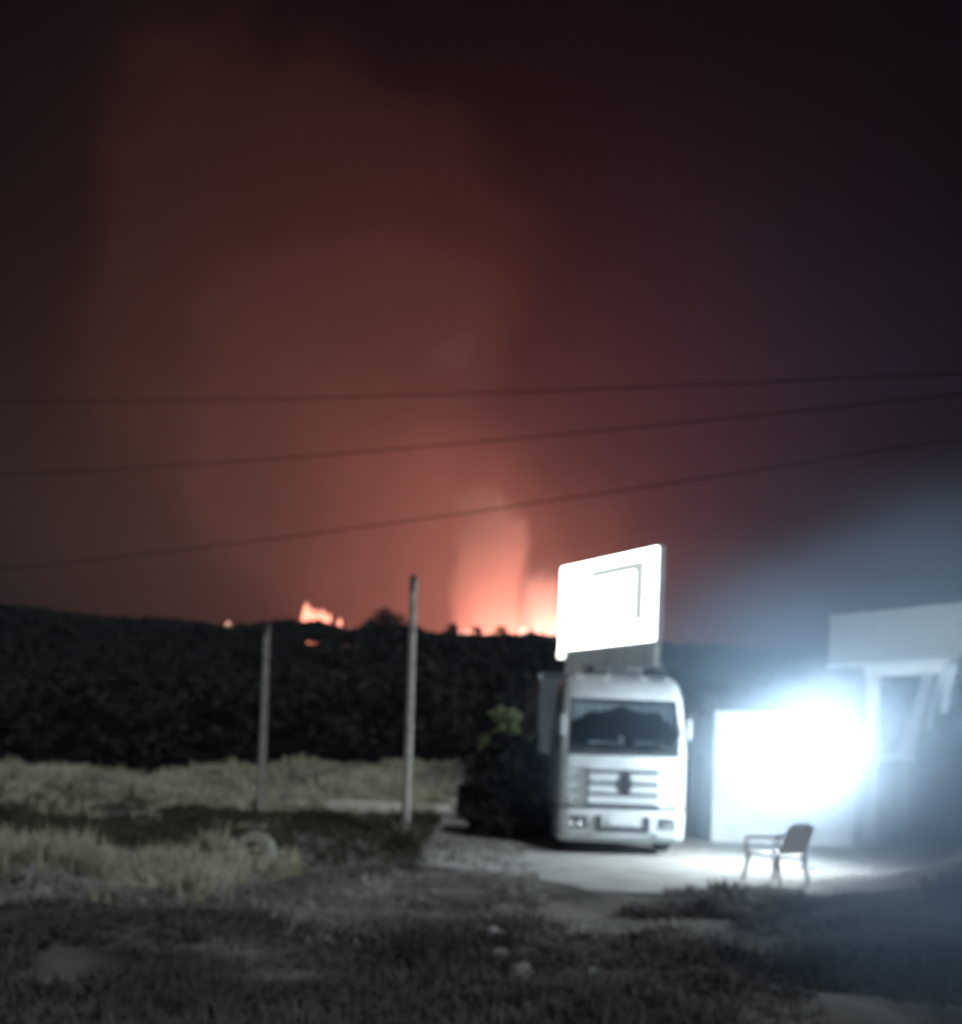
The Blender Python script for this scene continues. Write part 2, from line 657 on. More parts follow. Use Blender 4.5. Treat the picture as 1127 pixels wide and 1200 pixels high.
drift_m = volume_mat('drifting_smoke', (0.54, 0.76, 1.0), 0.060, 0.0, 2.2, drift_shape)
dr = ico('drifting_smoke', drift_m, (7.4, 16.2, 2.7), (7.8, 8.6, 4.5))
glow_m = volume_mat('lamp_smoke', (0.70, 0.84, 1.0), 0.19, 0.0, 2.3, drift_shape)  # smoke volume added to imitate the glare bloom round the lamp
dg = ico('lamp_smoke', glow_m, (6.4, 18.5, 1.8), (3.9, 3.2, 2.5))
tag(dg, 'thick white smoke lit up close round the globe lamp', 'smoke', kind='stuff')
veil_m = volume_mat('near_smoke', (0.48, 0.70, 1.0), 0.48, 0.0, 1.4, drift_shape)
dv = ico('near_smoke', veil_m, (5.2, 8.6, 0.9), (3.9, 4.2, 2.3))
tag(dv, 'dim blue smoke lying over the weedy heap by the yard', 'smoke', kind='stuff')
tag(dr, 'pale blue smoke drifting around the bright globe lamp', 'smoke', kind='stuff')


def plume_shape(nt, mth, sep, nz, tc):
    # column in local x,y with a crisp right flank; fades out at the top
    cx = mth('MULTIPLY', mth('ADD', sep.outputs['Z'], 1.0), 0.02)
    dx = mth('SUBTRACT', sep.outputs['X'], cx)
    r2 = mth('ADD', mth('POWER', mth('ABSOLUTE', dx), 2.0), mth('POWER', mth('ABSOLUTE', sep.outputs['Y']), 2.0))
    r = mth('ADD', mth('SQRT', r2), mth('MULTIPLY', nz, 0.5))
    n = nt.nodes.new('ShaderNodeMapRange')
    n.interpolation_type = 'SMOOTHSTEP'
    nt.links.new(r, n.inputs[0])
    n.inputs[1].default_value, n.inputs[2].default_value = 0.86, 0.62
    t = nt.nodes.new('ShaderNodeMapRange')
    t.interpolation_type = 'SMOOTHSTEP'
    nt.links.new(mth('ADD', sep.outputs['Z'], mth('MULTIPLY', nz, 0.9)), t.inputs[0])
    t.inputs[1].default_value, t.inputs[2].default_value = 0.92, 0.60
    return mth('MULTIPLY', n.outputs[0], t.outputs[0])


plume_m = volume_mat('fire_smoke', (0.96, 0.66, 0.58), 0.13, 0.0, 1.3, plume_shape, (1, 1, 2.4))
bm_ = MB()
bm_.lathe([(0.001, -1), (1, -1), (1, 1), (0.001, 1)], n=20)
pl = bm_.build('smoke_plume', plume_m)
YP = 158.0
pb, pt = P(573, 742, YP), P(573, 572, YP)
pl.location = ((pb.x + pt.x) / 2, YP, (pt.z + 4.0) / 2)
pl.scale = (7.4, 7.0, (pt.z - 4.0) / 2 + 1.5)
YP2 = 157.0
pl2 = pl.copy()
pl2.data = pl.data.copy()
pl2.data.materials[0] = volume_mat('pale_fire_smoke', (1.0, 0.80, 0.74), 0.17, 0.0, 1.3, plume_shape, (1, 1, 2.0))
COL.objects.link(pl2)
p2 = P(648, 664, YP2)
pl2.location = (p2.x, YP2, (p2.z + 4.0) / 2)
pl2.scale = (6.4, 5.6, (p2.z - 4.0) / 2 + 0.8)
pl2.rotation_euler = (0, 0, 2.1)
tag(pl2, 'low pale smoke glowing between the pink column and the billboard', 'smoke', kind='stuff')
tag(pl, 'thick smoke column glowing salmon pink above the burning ridge', 'smoke', kind='stuff')


# ------------------------------------------------------------------ fires on the ridge
def fire(px, py_top, d, wid, slope, n, label, strength, color):
    p = P(px, py_top, d)
    z0 = hz(p.x, d)
    root = empty('wildfire', (p.x, d, z0))
    top = p.z - z0
    fm = mat('flame_%d' % px, color, color, 2, 1.0, emit=color, estr=strength)
    for k in range(n):
        q = (k + 0.5) / n - 0.5 + random.uniform(-0.1, 0.1)
        hh = top * (1 - 0.30 * (q + 0.42) * slope) * random.uniform(0.93, 1.0) if k else top
        r = wid / n * random.uniform(0.85, 1.25)
        mb = MB()
        rows = []
        ph = random.uniform(0, 6)
        N = 9
        for i in range(N):
            t = i / (N - 1)
            rad = r * (1 - t ** 4) ** 0.9 * (0.75 + 0.25 * t) + 0.01
            ox = 0.35 * r * math.sin(ph + 3.2 * t) * t * 2 + 0.4 * r * t
            ring = []
            for a in range(11):
                th = 2 * math.pi * a / 10
                wob = 1 + 0.22 * math.sin(3 * th + ph + 5 * t)
                ring.append(Vector((ox + rad * wob * math.cos(th), rad * wob * 0.8 * math.sin(th), hh * t)))
            rows.append(ring)
        mb.grid(rows)
        o = mb.build('flame', fm, root, smooth=True)
        o.location = (q * wid, random.uniform(-0.5, 0.5), 0)
    tag(root, label, 'fire', 'fires burning along the ridge')
    return root


FC = (1.0, 0.36, 0.24)
fire(376, 706, 131, 4.4, 1.0, 9, 'widest cluster of bright flames on the ridge between the two wooden posts', 1.9, FC)
fire(268, 727, 131, 0.9, 0.5, 2, 'tiny pale flame left of the farther wooden post', 1.1, (1.0, 0.55, 0.42))
fire(411, 736, 131, 1.2, 0.5, 2, 'small pale flame just right of the widest flame cluster', 1.3, (1.0, 0.50, 0.40))
fire(546, 752, 142, 7.0, 0.1, 7, 'long line of fire under the left edge of the pink smoke column', 90, (1.0, 0.36, 0.25))  # this and the next two: hidden below the ridge line, added to light the smoke
fire(592, 752, 142, 6.0, 0.1, 6, 'line of fire at the foot of the pink smoke column', 105, (1.0, 0.38, 0.28))
fire(642, 750, 146, 6.5, 0.1, 7, 'hottest line of fire beside the bright billboard', 240, (1.0, 0.46, 0.36))
fire(572, 737, 138, 9.5, 0.2, 15, 'low pink flames licking above the trees under the smoke column', 1.3, (1.0, 0.46, 0.36))
fire(630, 733, 138, 5.5, 0.1, 9, 'low pale flames licking above the trees beside the billboard', 1.6, (1.0, 0.58, 0.48))


# ------------------------------------------------------------------ vegetation
def tree_arrays(h, rad, n_cl, per, leaf, flat=0.55, low=0.30):
    """triangle soup of one crown, uneven and gappy"""
    cl = []
    for _ in range(n_cl):
        t = RNG.random()
        z = h * (low + (1 - low) * t)
        rr = rad * (0.35 + 0.65 * math.sin(math.pi * min(1, 0.18 + 0.80 * t))) * RNG.random() ** 0.5
        a = RNG.random() * 2 * math.pi
        cl.append((rr * math.cos(a), rr * math.sin(a), z, rad * (0.22 + 0.22 * RNG.random())))
    cl = np.array(cl)
    c = np.repeat(cl, per, 0)
    k = len(c)
    d = RNG.normal(size=(k, 3))
    d /= np.linalg.norm(d, axis=1)[:, None]
    pos = c[:, :3] + d * (c[:, 3] * RNG.random(k) ** 0.4)[:, None] * np.array([1, 1, flat + 0.25])
    u = RNG.normal(size=(k, 3))
    u /= np.linalg.norm(u, axis=1)[:, None]
    v = np.cross(u, RNG.normal(size=(k, 3)))
    v /= np.linalg.norm(v, axis=1)[:, None] + 1e-9
    s = leaf * (0.6 + 0.8 * RNG.random(k))[:, None]
    V = np.stack([pos - u * s, pos + v * s * 0.55, pos + u * s, pos - v * s * 0.55], 1)
    return V.reshape(-1, 3), np.arange(4 * k).reshape(-1, 4)


protos = [tree_arrays(1.0, 0.36, 13, 16, 0.055) for _ in range(8)]


def ridge_top(px):
    """photo row of the wood's upper edge"""
    return float(np.interp(px, [-400, 0, 100, 200, 270, 320, 370, 410, 430, 450, 475, 500, 560, 650, 760, 1000, 1500],
                           [700, 709, 722, 727, 735, 729, 729, 741, 733, 731, 733, 742, 744, 746, 752, 770, 790]))


def forest():
    Vs, Fs, off = [], [], 0
    spots = []
    for y, n in ((47, 95), (51, 90), (56, 90), (62, 90), (69, 90), (77, 95), (86, 100), (96, 110), (107, 120), (117, 130), (124, 150), (127.5, 210)):
        xs = np.linspace(-0.62 * y - 14, 0.62 * y + 16, n)
        for x in xs:
            spots.append((x + random.uniform(-0.6, 0.6), y + random.uniform(-2.2, 2.2)))
    low = [(x + random.uniform(-.2, .2), random.uniform(117, 130.5)) for x in np.linspace(-60, 40, 900)]
    lowset = set(low)
    for x, y in spots + low:
        if y < 53 and 1.0 < x < 26:
            continue
        z = hz(x, y) - 0.15
        px = CX + x / y * F
        topz = P(px, ridge_top(px), y).z
        h = random.uniform(3.2, 4.6)
        room = topz - z
        if room < 1.6:
            continue
        if (x, y) in lowset:
            h = min(2.8, room) * random.uniform(0.8, 1.1)
        elif y > 110:
            h = room * random.uniform(0.90, 1.02)
        else:
            h = min(h, room)
        V, Fc = protos[random.randrange(8)]
        a = random.uniform(0, 6.28)
        s = np.array([h * random.uniform(1.0, 1.35)] * 2 + [h])
        R = np.array([[math.cos(a), -math.sin(a), 0], [math.sin(a), math.cos(a), 0], [0, 0, 1]])
        W = (V @ R.T) * s + np.array([x, y, z])
        # filler down to the ground keeps each crown rooted
        Vs.append(W)
        Fs.append(Fc + off)
        off += len(W)
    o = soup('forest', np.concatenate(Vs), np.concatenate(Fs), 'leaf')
    tag(o, 'dark wood covering the hillside below the fires', 'forest', kind='stuff')


forest()


def tree(px, py_top, d, rad, label, group, mname='leaf', n_cl=30, per=26, leaf=0.05, name='tree', low=0.2):
    p = P(px, py_top, d)
    z0 = hz(p.x, d)
    h = p.z - z0
    root = empty(name, (p.x, d, z0))
    mb = MB()
    bend = random.uniform(-0.1, 0.1) * h
    mb.tube((0, 0, -0.15), (bend * 0.3, 0, h * 0.4), h * 0.028, h * 0.02, 9)
    mb.tube((bend * 0.3, 0, h * 0.4), (bend, 0, h * 0.85), h * 0.02, h * 0.006, 9)
    for k in range(6):
        a = k * 1.05 + random.uniform(-.3, .3)
        t = 0.3 + 0.09 * k
        mb.tube((bend * t, 0, h * t), (bend * t + math.cos(a) * rad * 0.7, math.sin(a) * rad * 0.7, h * (t + 0.16)), h * 0.011, h * 0.003, 6)
    mb.build('trunk', 'bark', root)
    V, Fc = tree_arrays(1.0, rad / h, n_cl, per, leaf, low=low)
    soup('crown', V * h, Fc, mname, root)
    tag(root, label, 'tree' if name == 'tree' else 'shrub', group)
    return root


RG = 'trees standing up along the ridge'
tree(456, 717, 122, 2.7, 'broad round tree rising above the wood left of the taller post', RG)
tree(436, 727, 122, 1.4, 'low tree at the left foot of the broad round ridge tree', RG)
tree(529, 732, 122, 1.0, 'pointed tree against the glow right of the taller post', RG)
tree(557, 735, 122, 0.9, 'thin tree in front of the pink smoke column', RG)
tree(587, 735, 122, 0.9, 'narrow tree at the right edge of the pink smoke column', RG)
tree(622, 740, 122, 1.2, 'low tree between the smoke column and the billboard', RG)
# shrub tucked beside the trailer, light on its leaves put into a pale colour
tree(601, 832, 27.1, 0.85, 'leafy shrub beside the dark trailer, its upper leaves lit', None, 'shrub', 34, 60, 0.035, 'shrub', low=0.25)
tree(601, 868, 22.9, 1.05, 'low dark shrub in the shadow left of the truck', None, 'leaf', 70, 70, 0.05, 'shrub', low=0.04)  # the truck's shade on these two is put into near-black leaves
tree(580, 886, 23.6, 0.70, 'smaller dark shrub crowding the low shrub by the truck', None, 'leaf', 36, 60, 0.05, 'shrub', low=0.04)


def tufts(name, pts, hgt, spread, m, label, cat, nb=8, wid=0.012):
    """triangle blades, two segments each"""
    pts = np.asarray(pts)
    n = len(pts)
    k = n * nb
    base = np.repeat(pts, nb, 0)
    a = RNG.random(k) * 2 * np.pi
    lean = RNG.random(k) * spread
    var = np.clip(0.95 + 2.1 * vnoise(pts[:, 0], pts[:, 1], 1.25) + 1.0 * vnoise(pts[:, 0], pts[:, 1], 0.45), 0.3, 2.4) if n > 100 else 1.0
    h = np.repeat(hgt * var * (0.55 + 0.9 * RNG.random(n)), nb) * (0.55 + 0.6 * RNG.random(k))
    d = np.stack([np.cos(a), np.sin(a), np.zeros(k)], 1)
    s = np.stack([-np.sin(a), np.cos(a), np.zeros(k)], 1)
    b0 = base + d * (RNG.random(k) * 0.07)[:, None]
    b0[:, 2] -= 0.03
    mid = b0 + d * (lean * h * 0.35)[:, None]
    mid[:, 2] += h * 0.6
    tip = b0 + d * (lean * h)[:, None]
    tip[:, 2] += h * (1 - 0.35 * lean)
    wv = s * (wid * (0.7 + 0.8 * RNG.random(k)))[:, None]
    V = np.stack([b0 - wv, b0 + wv, mid + wv * 0.7, mid - wv * 0.7, tip], 1).reshape(-1, 3)
    o5 = np.arange(k)[:, None] * 5
    Fc = np.concatenate([o5 + np.array([[0, 1, 2]]), o5 + np.array([[0, 2, 3]]), o5 + np.array([[3, 2, 4]])])
    o = soup(name, V, Fc, m)
    tag(o, label, cat, kind='stuff')
    return o


def scatter(n, x0, x1, y0, y1, keep):
    x = RNG.uniform(x0, x1, n)
    y = RNG.uniform(y0, y1, n)
    k = keep(x, y)
    x, y = x[k], y[k]
    return np.stack([x, y, height(x, y)], 1)


def out_yard(x, y):
    return ~((x > -1.2 + 2.0 * (1 - sstep(14.4, 17.2, y)) + 0.9 * vnoise(x, y, 0.7)) & (y > 14.6 + 0.07 * (3.0 - x) + 0.9 * vnoise(x, y, 0.9)) & (x < 17))


def in_track(x, y):
    return (x > -7.4) & (y > 30.5) & (y < 37.5)


def view(x, y, m=1.0):
    return np.abs(x) < y * 0.5 + 1.5 + m


def patch(x, y):
    return vnoise(x, y, 2.3) + 0.5 * vnoise(x, y, 0.8)


dry_pts = np.concatenate([
    scatter(13000, -15, 2, 11.4, 16.6, lambda x, y: (x < -3.0 + 2.4 * vnoise(x, y, 1.6)) & out_yard(x, y) & view(x, y) & (patch(x, y) > -0.22 + 0.5 * sstep(13.6, 11.4, y) + 0.30 * sstep(15.6, 16.6, y))),
    scatter(16000, -24, 6, 29.0, 47.0, lambda x, y: out_yard(x, y) & view(x, y, 2) & ~in_track(x, y) & (patch(x, y) > -0.32)),
    scatter(900, -14, -1.5, 20.5, 29, lambda x, y: view(x, y) & out_yard(x, y) & (patch(x, y) > 0.25)),
])
tufts('dry_grass', dry_pts, 0.27, 0.75, 'dry', 'pale dry grass on the bank and the verge left of the yard', 'grass', 8, 0.013)
grn_pts = np.concatenate([
    scatter(15000, -17, -1.0, 16.0, 33.5, lambda x, y: ~((x > -9.5) & (y > 28.5)) & out_yard(x, y) & view(x, y) & ~in_track(x, y) & (patch(x, y) < 0.36)),
    scatter(3000, -14, 2, 12, 19.5, lambda x, y: out_yard(x, y) & view(x, y) & (patch(x, y) < -0.15)),
])
tufts('green_weeds', grn_pts, 0.17, 0.8, 'green', 'dark green weeds filling the hollow behind the pale verge', 'weeds', 8, 0.015)
fr_pts = np.concatenate([
    scatter(9000, -8, 7, 9.0, 13.4, lambda x, y: view(x, y, 0.5) & (patch(x, y) < 0.18) & (y > 10.2 + 2.2 * vnoise(x, y, 1.7))),
    scatter(7000, -2, 13, 10.5, 16.2, lambda x, y: out_yard(x, y) & view(x, y, 1.5) & (patch(x, y) < 0.22)),
    scatter(700, -2.2, 0.9, 15.2, 24, lambda x, y: patch(x, y) > -0.1),
    scatter(2600, -4.5, 1.0, 13, 19.5, lambda x, y: out_yard(x, y) & (patch(x, y) < 0.05)),
    scatter(1500, -4.6, 0.5, 12, 17.5, lambda x, y: out_yard(x, y) & (patch(x, y) > 0.16)),
])
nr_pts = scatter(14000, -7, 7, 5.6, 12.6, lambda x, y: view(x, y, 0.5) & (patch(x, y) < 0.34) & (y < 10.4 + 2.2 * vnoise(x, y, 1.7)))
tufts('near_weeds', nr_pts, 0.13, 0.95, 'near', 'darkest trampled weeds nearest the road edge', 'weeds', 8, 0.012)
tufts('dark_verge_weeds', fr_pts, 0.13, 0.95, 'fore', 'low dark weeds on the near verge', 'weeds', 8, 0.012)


def clump(px, py, d, n, h, m, label, name='weed_clump'):
    p = P(px, py, d)
    z = hz(p.x, d)
    r = RNG.normal(size=(n, 2)) * 0.13
    k = n * 9
    o = tufts(name, np.stack([r[:, 0], r[:, 1], np.zeros(n)], 1), h, 0.7, m, label, 'plant', 9, 0.012)
    del o['kind']
    o.location = (p.x, d, z)
    return o


clump(474, 1015, 17.6, 34, 0.62, 'green', 'tall weed clump growing at the foot of the taller wooden post')


# ------------------------------------------------------------------ wooden posts
def post(px, py_base, py_top, d, r, label):
    b, t = P(px[0], py_base, d), P(px[1], py_top, d)
    z0 = hz(b.x, d)
    root = empty('wooden_post', (b.x, d, z0))
    top = t.z - z0
    lx = t.x - b.x
    mb = MB()
    N = 7
    for i in range(N):
        a, c = i / N, (i + 1) / N
        mb.tube((lx * a + 0.01 * math.sin(3 * a), 0, -0.3 + (top + 0.3) * a), (lx * c + 0.01 * math.sin(3 * c), 0, -0.3 + (top + 0.3) * c),
                r * (1.08 - 0.22 * a), r * (1.08 - 0.22 * c), 12, cap=(i in (0, N - 1)))
    mb.build('shaft', 'wood', root, smooth=True)
    mb = MB()
    mb.lathe([(r * 0.88, 0), (r * 0.88, 0.30), (r * 0.6, 0.33)], c=(lx, 0, top - 0.30), n=12)
    mb.build('cap', 'dark', root)  # shade above the lamp's reach put in as a dark top end
    for zz in (0.55, 0.8):
        MB().lathe([(r * 0.90, -0.012), (r * 1.0, -0.012), (r * 1.0, 0.012), (r * 0.90, 0.012)], c=(lx * zz, 0, top * zz), n=12, closed=True).build('band', 'frame', root)
    tag(root, label, 'post', 'wooden posts beyond the verge')


post((474, 485), 995, 676, 19.3, 0.080, 'taller weathered wooden post with a dark top, weeds at its foot')
post((305, 313), 948, 733, 28.0, 0.105, 'shorter pale wooden post standing at the foot of the grass bank')

# ------------------------------------------------------------------ overhead cables
LP_, RP_ = Vector((-27, 36, 0)), Vector((21, 5.5, 0))
cables = [([(290, 468), (540, 461), (700, 456)], 0.7, 'uppermost sagging cable against the red smoke'),
          ([(80, 551), (250, 546), (540, 518), (720, 503)], 0.9, 'middle sagging cable against the red smoke'),
          ([(160, 651), (260, 641), (500, 600), (720, 581)], 0.9, 'lowest sagging cable crossing the pink smoke column')]
ends = []
for pts, sag, lab in cables:
    T, Z = [], []
    for px, py in pts:
        rr = ray(px, py)
        t = (LP_.x - rr.x * LP_.y) / (rr.x * (RP_.y - LP_.y) - (RP_.x - LP_.x))
        d = LP_.y + t * (RP_.y - LP_.y)
        T.append(t)
        Z.append(CAM.z + rr.z * d + 4 * sag * t * (1 - t))
    b_, a_ = np.polyfit(T, Z, 1)
    ends.append((a_, a_ + b_))
    mb = MB()
    rows = []
    for i in range(81):
        t = i / 80
        c = LP_.lerp(RP_, t)
        c.z = a_ + b_ * t - 4 * sag * t * (1 - t)
        rows.append([c + Vector((0, math.sin(q) * 0.011, math.cos(q) * 0.011)) for q in np.linspace(0, 2 * math.pi, 7)])
    mb.grid(rows)
    tag(mb.build('overhead_cable', 'cable', smooth=True), lab, 'cable', 'overhead cables')
print('cable ends', ends)
for base_, k, lab in ((LP_, 0, 'tall utility pole carrying the cables beyond the dry bank'), (RP_, 1, 'tall utility pole carrying the cables beside the near verge')):
    z0 = hz(base_.x, base_.y)
    root = empty('utility_pole', (base_.x, base_.y, z0))
    topz = max(e[k] for e in ends) + 0.5 - z0
    MB().tube((0.16, 0.1, -0.3), (0.16, 0.1, topz), 0.15, 0.10, 12).build('shaft', 'wood', root, smooth=True)
    for e in ends:
        MB().tube((-0.02, 0, e[k] - z0), (0.12, 0.08, e[k] - z0 - 0.02), 0.05, 0.035, 10).build('insulator', 'steel', root)
    tag(root, lab, 'utility pole')


# ------------------------------------------------------------------ truck (tractor unit)
def outline(wd, f, b, r, bow=0.05):
    """plan outline: left rear -> front -> right rear"""
    L = [(-wd, b), (-wd, f + 1.35), (-wd, f + 0.50), (-wd, f + r)]
    for i in range(1, 6):
        a = math.pi / 2 * i / 6
        L.append((-wd + r - r * math.cos(a), f + r - r * math.sin(a)))
    fr = []
    for i in range(11):
        s = -1 + 2 * i / 10
        fr.append((s * (wd - r), f - bow * (1 - s * s)))
    Rr = [(-x, y) for x, y in L[::-1]]
    return L + fr + Rr


def make_truck(loc, rz):
    root = empty('truck_tractor', loc, rz)
    tag(root, 'white cab-over truck tractor facing the yard, star emblem on its grille', 'truck')
    # level: z, half width, front y, rear y, corner radius
    lv = [(0.92, 1.215, 0.00, 2.15, 0.22), (1.25, 1.22, 0.0, 2.15, 0.22), (1.85, 1.22, 0.015, 2.15, 0.22), (1.97, 1.215, 0.03, 2.15, 0.20),
          (2.30, 1.20, 0.09, 2.15, 0.19), (2.65, 1.18, 0.16, 2.15, 0.19), (2.98, 1.155, 0.24, 2.15, 0.19),
          (3.06, 1.15, 0.27, 2.15, 0.20), (3.28, 1.12, 0.38, 2.13, 0.24), (3.42, 1.06, 0.52, 2.08, 0.26), (3.49, 0.93, 0.72, 1.98, 0.26)]
    rows = [[Vector((x, y, z)) for x, y in outline(wd, f, b, r)] for z, wd, f, b, r in lv]
    nc = len(rows[0])

    def wind(i, j):
        return 3 <= i <= 5 and 8 <= j <= 19

    def side(i, j):
        return 3 <= i <= 5 and (j == 1 or j == nc - 3)

    mb = MB()
    vv = mb.grid(rows, skip=lambda i, j: wind(i, j) or side(i, j))
    mb.bm.faces.new(vv[-1])
    for i in range(len(rows) - 1):
        mb.bm.faces.new((vv[i][0], vv[i + 1][0], vv[i + 1][-1], vv[i][-1]))
    mb.bm.faces.new(vv[0][::-1])
    mb.build('cab', 'white', root, smooth=True)
    mb = MB()
    mb.grid(rows, skip=lambda i, j: not wind(i, j))
    ws = mb.build('windscreen', 'glass', root, smooth=True)
    for s in (0, 1):
        mb = MB()
        mb.grid(rows, skip=lambda i, j: not (side(i, j) and (j < 5) == (s == 0)))
        mb.build('side_window', 'glass', root)
    # dark rubber seal along the lower windscreen and black scuttle
    mb = MB()
    for a, b in zip(rows[3][8:20], rows[3][9:21]):
        mb.tube(a + Vector((0, -0.015, -0.03)), b + Vector((0, -0.015, -0.03)), 0.05, 0.05, 8)
    mb.build('scuttle', 'dark', root, smooth=True)
    for x0 in (-0.75, 0.05, 0.55):
        mb = MB()
        mb.tube((x0, -0.01, 1.99), (x0 + 0.45, 0.03, 2.06), 0.012, 0.010, 6)
        mb.box((x0 + 0.40, 0.035, 2.12), (0.62, 0.02, 0.03), 0.005, Matrix.Rotation(-0.12, 3, 'Y'))
        mb.build('wiper', 'dark', ws)
    # seat, dash, wheel, fringe curtain inside the cab
    MB().box((0, 0.52, 1.97), (2.2, 0.55, 0.26), 0.06).build('dashboard', 'interior', root)
    MB().box((-0.36, 0.34, 2.135), (0.60, 0.26, 0.06), 0.01, Matrix.Rotation(0.05, 3, 'Z')).build('paper_stack', 'plate', root)
    MB().box((0.42, 0.33, 2.145), (0.36, 0.22, 0.08), 0.02).build('cloth_bundle', 'fabric', root)
    MB().box((-0.02, 0.30, 2.19), (0.10, 0.06, 0.18), 0.02).build('dash_bottle', 'plate', root)
    mb = MB()
    for i in range(24):
        a, b = 2 * math.pi * i / 24, 2 * math.pi * (i + 1) / 24
        f = lambda t: Vector((0.55 + 0.23 * math.cos(t), 0.80 + 0.10 * math.sin(t), 2.14 + 0.20 * math.sin(t)))
        mb.tube(f(a), f(b), 0.017, 0.017, 6)
    mb.tube((0.55, 0.80, 2.14), (0.55, 0.62, 2.0), 0.05, 0.05, 8)
    mb.build('steering_wheel', 'dark', root)
    for x in (-0.58, 0.58):
        mb = MB()
        mb.box((x, 1.35, 1.85), (0.52, 0.5, 0.16), 0.05)
        mb.box((x, 1.62, 2.25), (0.50, 0.14, 0.75), 0.05)
        mb.box((x, 1.62, 2.72), (0.28, 0.10, 0.18), 0.04)
        mb.build('seat', 'interior', root)
    MB().box((0, 2.06, 2.2), (2.2, 0.04, 2.3)).build('cab_rear_lining', 'interior', root)
    # pelmet hanging in uneven swags behind the top of the glass
    rws = [[], []]
    for i in range(61):
        s = i / 60
        x = -0.98 + 1.96 * s
        drop = 0.12 + 0.13 * abs(math.sin(s * math.pi * 2.0 + 0.1)) + 0.02 * math.sin(s * 90)
        if s < 0.18:
            drop += 0.30 * (1 - s / 0.18)
        if s > 0.84:
            drop += 0.42 * (s - 0.84) / 0.16
        yy = 0.285 + 0.015 * math.sin(s * 70)
        rws[0].append(Vector((x, yy + 0.03, 2.99)))
        rws[1].append(Vector((x, yy - drop * 0.18 + 0.03, 2.99 - drop)))
    mb = MB()
    mb.grid(rws)
    mb.build('pelmet_curtain', 'fabric', root, solid=0.008)
    # grille: dark backing, white slats, emblem
    gr = MB().box((0, -0.045, 1.26), (1.36, 0.06, 0.72), 0.02).build('grille', 'dark', root)
    for zc, hh, wd in ((1.645, 0.050, 1.44), (1.470, 0.165, 1.36), (1.252, 0.150, 1.36), (1.045, 0.150, 1.38)):
        if 1.1 < zc < 1.6:
            for sx in (-1, 1):
                MB().box((sx * (wd / 4 + 0.05), -0.085, zc), (wd / 2 - 0.10, 0.05, hh), 0.022).build('slat', 'white', gr)
        else:
            MB().box((0, -0.085, zc), (wd, 0.05, hh), 0.018).build('slat', 'white', gr)
    mb = MB()
    mb.lathe([(0.135, -0.012), (0.16, -0.012), (0.16, 0.012), (0.135, 0.012)], 'Y', (0, -0.11, 1.36), 32, closed=True)
    for k in range(3):
        a = math.pi / 2 + k * 2 * math.pi / 3
        dx, dz = math.cos(a), math.sin(a)
        mb.prism([(0.14 * dx, 0.14 * dz), (0.032 * -dz, 0.032 * dx), (-0.032 * dx, -0.032 * dz), (0.032 * dz, -0.032 * dx)], -0.012, 0.012, (0, -0.11, 1.36))
    mb.build('star_emblem', 'frame', gr)
    # bumper
    rowsb = []
    for z, wd, f, r in ((0.24, 1.17, 0.08, 0.26), (0.30, 1.215, 0.0, 0.26), (0.36, 1.225, -0.05, 0.26), (0.80, 1.225, -0.06, 0.26), (0.86, 1.215, -0.045, 0.26), (0.875, 1.18, 0.0, 0.26)):
        rowsb.append([Vector((x, y, z)) for x, y in outline(wd, f, 1.0, r, 0.06)])
    mb = MB()
    vv = mb.grid(rowsb)
    mb.bm.faces.new(vv[-1])
    mb.bm.faces.new(vv[0][::-1])
    bu = mb.build('bumper', 'white', root, smooth=True)
    MB().box((0, 0.0, 0.905), (1.44, 0.12, 0.055), 0.01).build('bumper_gap', 'dark', root)
    # dark U-shaped recess round the plate
    mb = MB()
    for sx in (-1, 1):
        mb.box((sx * 0.455, -0.118, 0.62), (0.12, 0.03, 0.26), 0.02)
    mb.box((0, -0.125, 0.50), (1.03, 0.03, 0.085), 0.02)
    mb.build('bumper_intake', 'dark', bu)
    MB().box((0, -0.128, 0.625), (0.52, 0.012, 0.115), 0.005).build('license_plate', 'plate', bu)
    for sx in (-1, 1):
        hl = MB().box((sx * 0.84, -0.052, 0.62), (0.36, 0.06, 0.24), 0.05, Matrix.Rotation(sx * 0.14, 3, 'Z')).build('headlight', 'dark', bu, smooth=True)
    for sx in (-1, 1):
        for k, dx in ((0, -0.08), (1, 0.08)):
            mb = MB()
            mb.lathe([(0.0, 0.0), (0.065, -0.012), (0.075, -0.02), (0.08, -0.005), (0.08, 0.02)], 'Y', (sx * (0.84 + dx), -0.085 + 0.02 * k, 0.62), 20)
            mb.build('headlight_lens', 'steel', bu, smooth=True)
        MB().box((sx * 0.62, -0.104, 0.40), (0.16, 0.03, 0.07), 0.015).build('fog_light', 'steel', bu)
        MB().box((sx * 1.05, 0.02, 0.98), (0.16, 0.06, 0.06), 0.015, Matrix.Rotation(sx * 0.6, 3, 'Z')).build('turn_signal', 'amber', root)
    # mirrors, doors, steps
    for sx in (-1, 1):
        mi = MB().box((sx * 1.20, -0.04, 2.45), (0.12, 0.13, 0.42), 0.045).build('mirror', 'grey', root, smooth=True)
        MB().box((sx * 1.20, 0.028, 2.45), (0.09, 0.012, 0.36), 0.004).build('mirror_glass', 'steel', mi)
        for zz in (2.34, 2.66):
            MB().tube((sx * 1.15, 0.36, zz), (sx * 1.20, 0.0, zz - 0.06), 0.018, 0.018, 8).build('mirror_arm', 'dark', mi)
        dr_ = MB().box((sx * 1.222, 0.94, 1.42), (0.02, 1.10, 1.02), 0.008).build('door', 'white', root)
        MB().box((sx * 1.245, 1.36, 1.72), (0.03, 0.20, 0.05), 0.01).build('handle', 'dark', dr_)
        for zz in (0.42, 0.72):
            MB().box((sx * 1.16, 0.62, zz), (0.16, 0.46, 0.05), 0.015).build('step', 'frame', root)
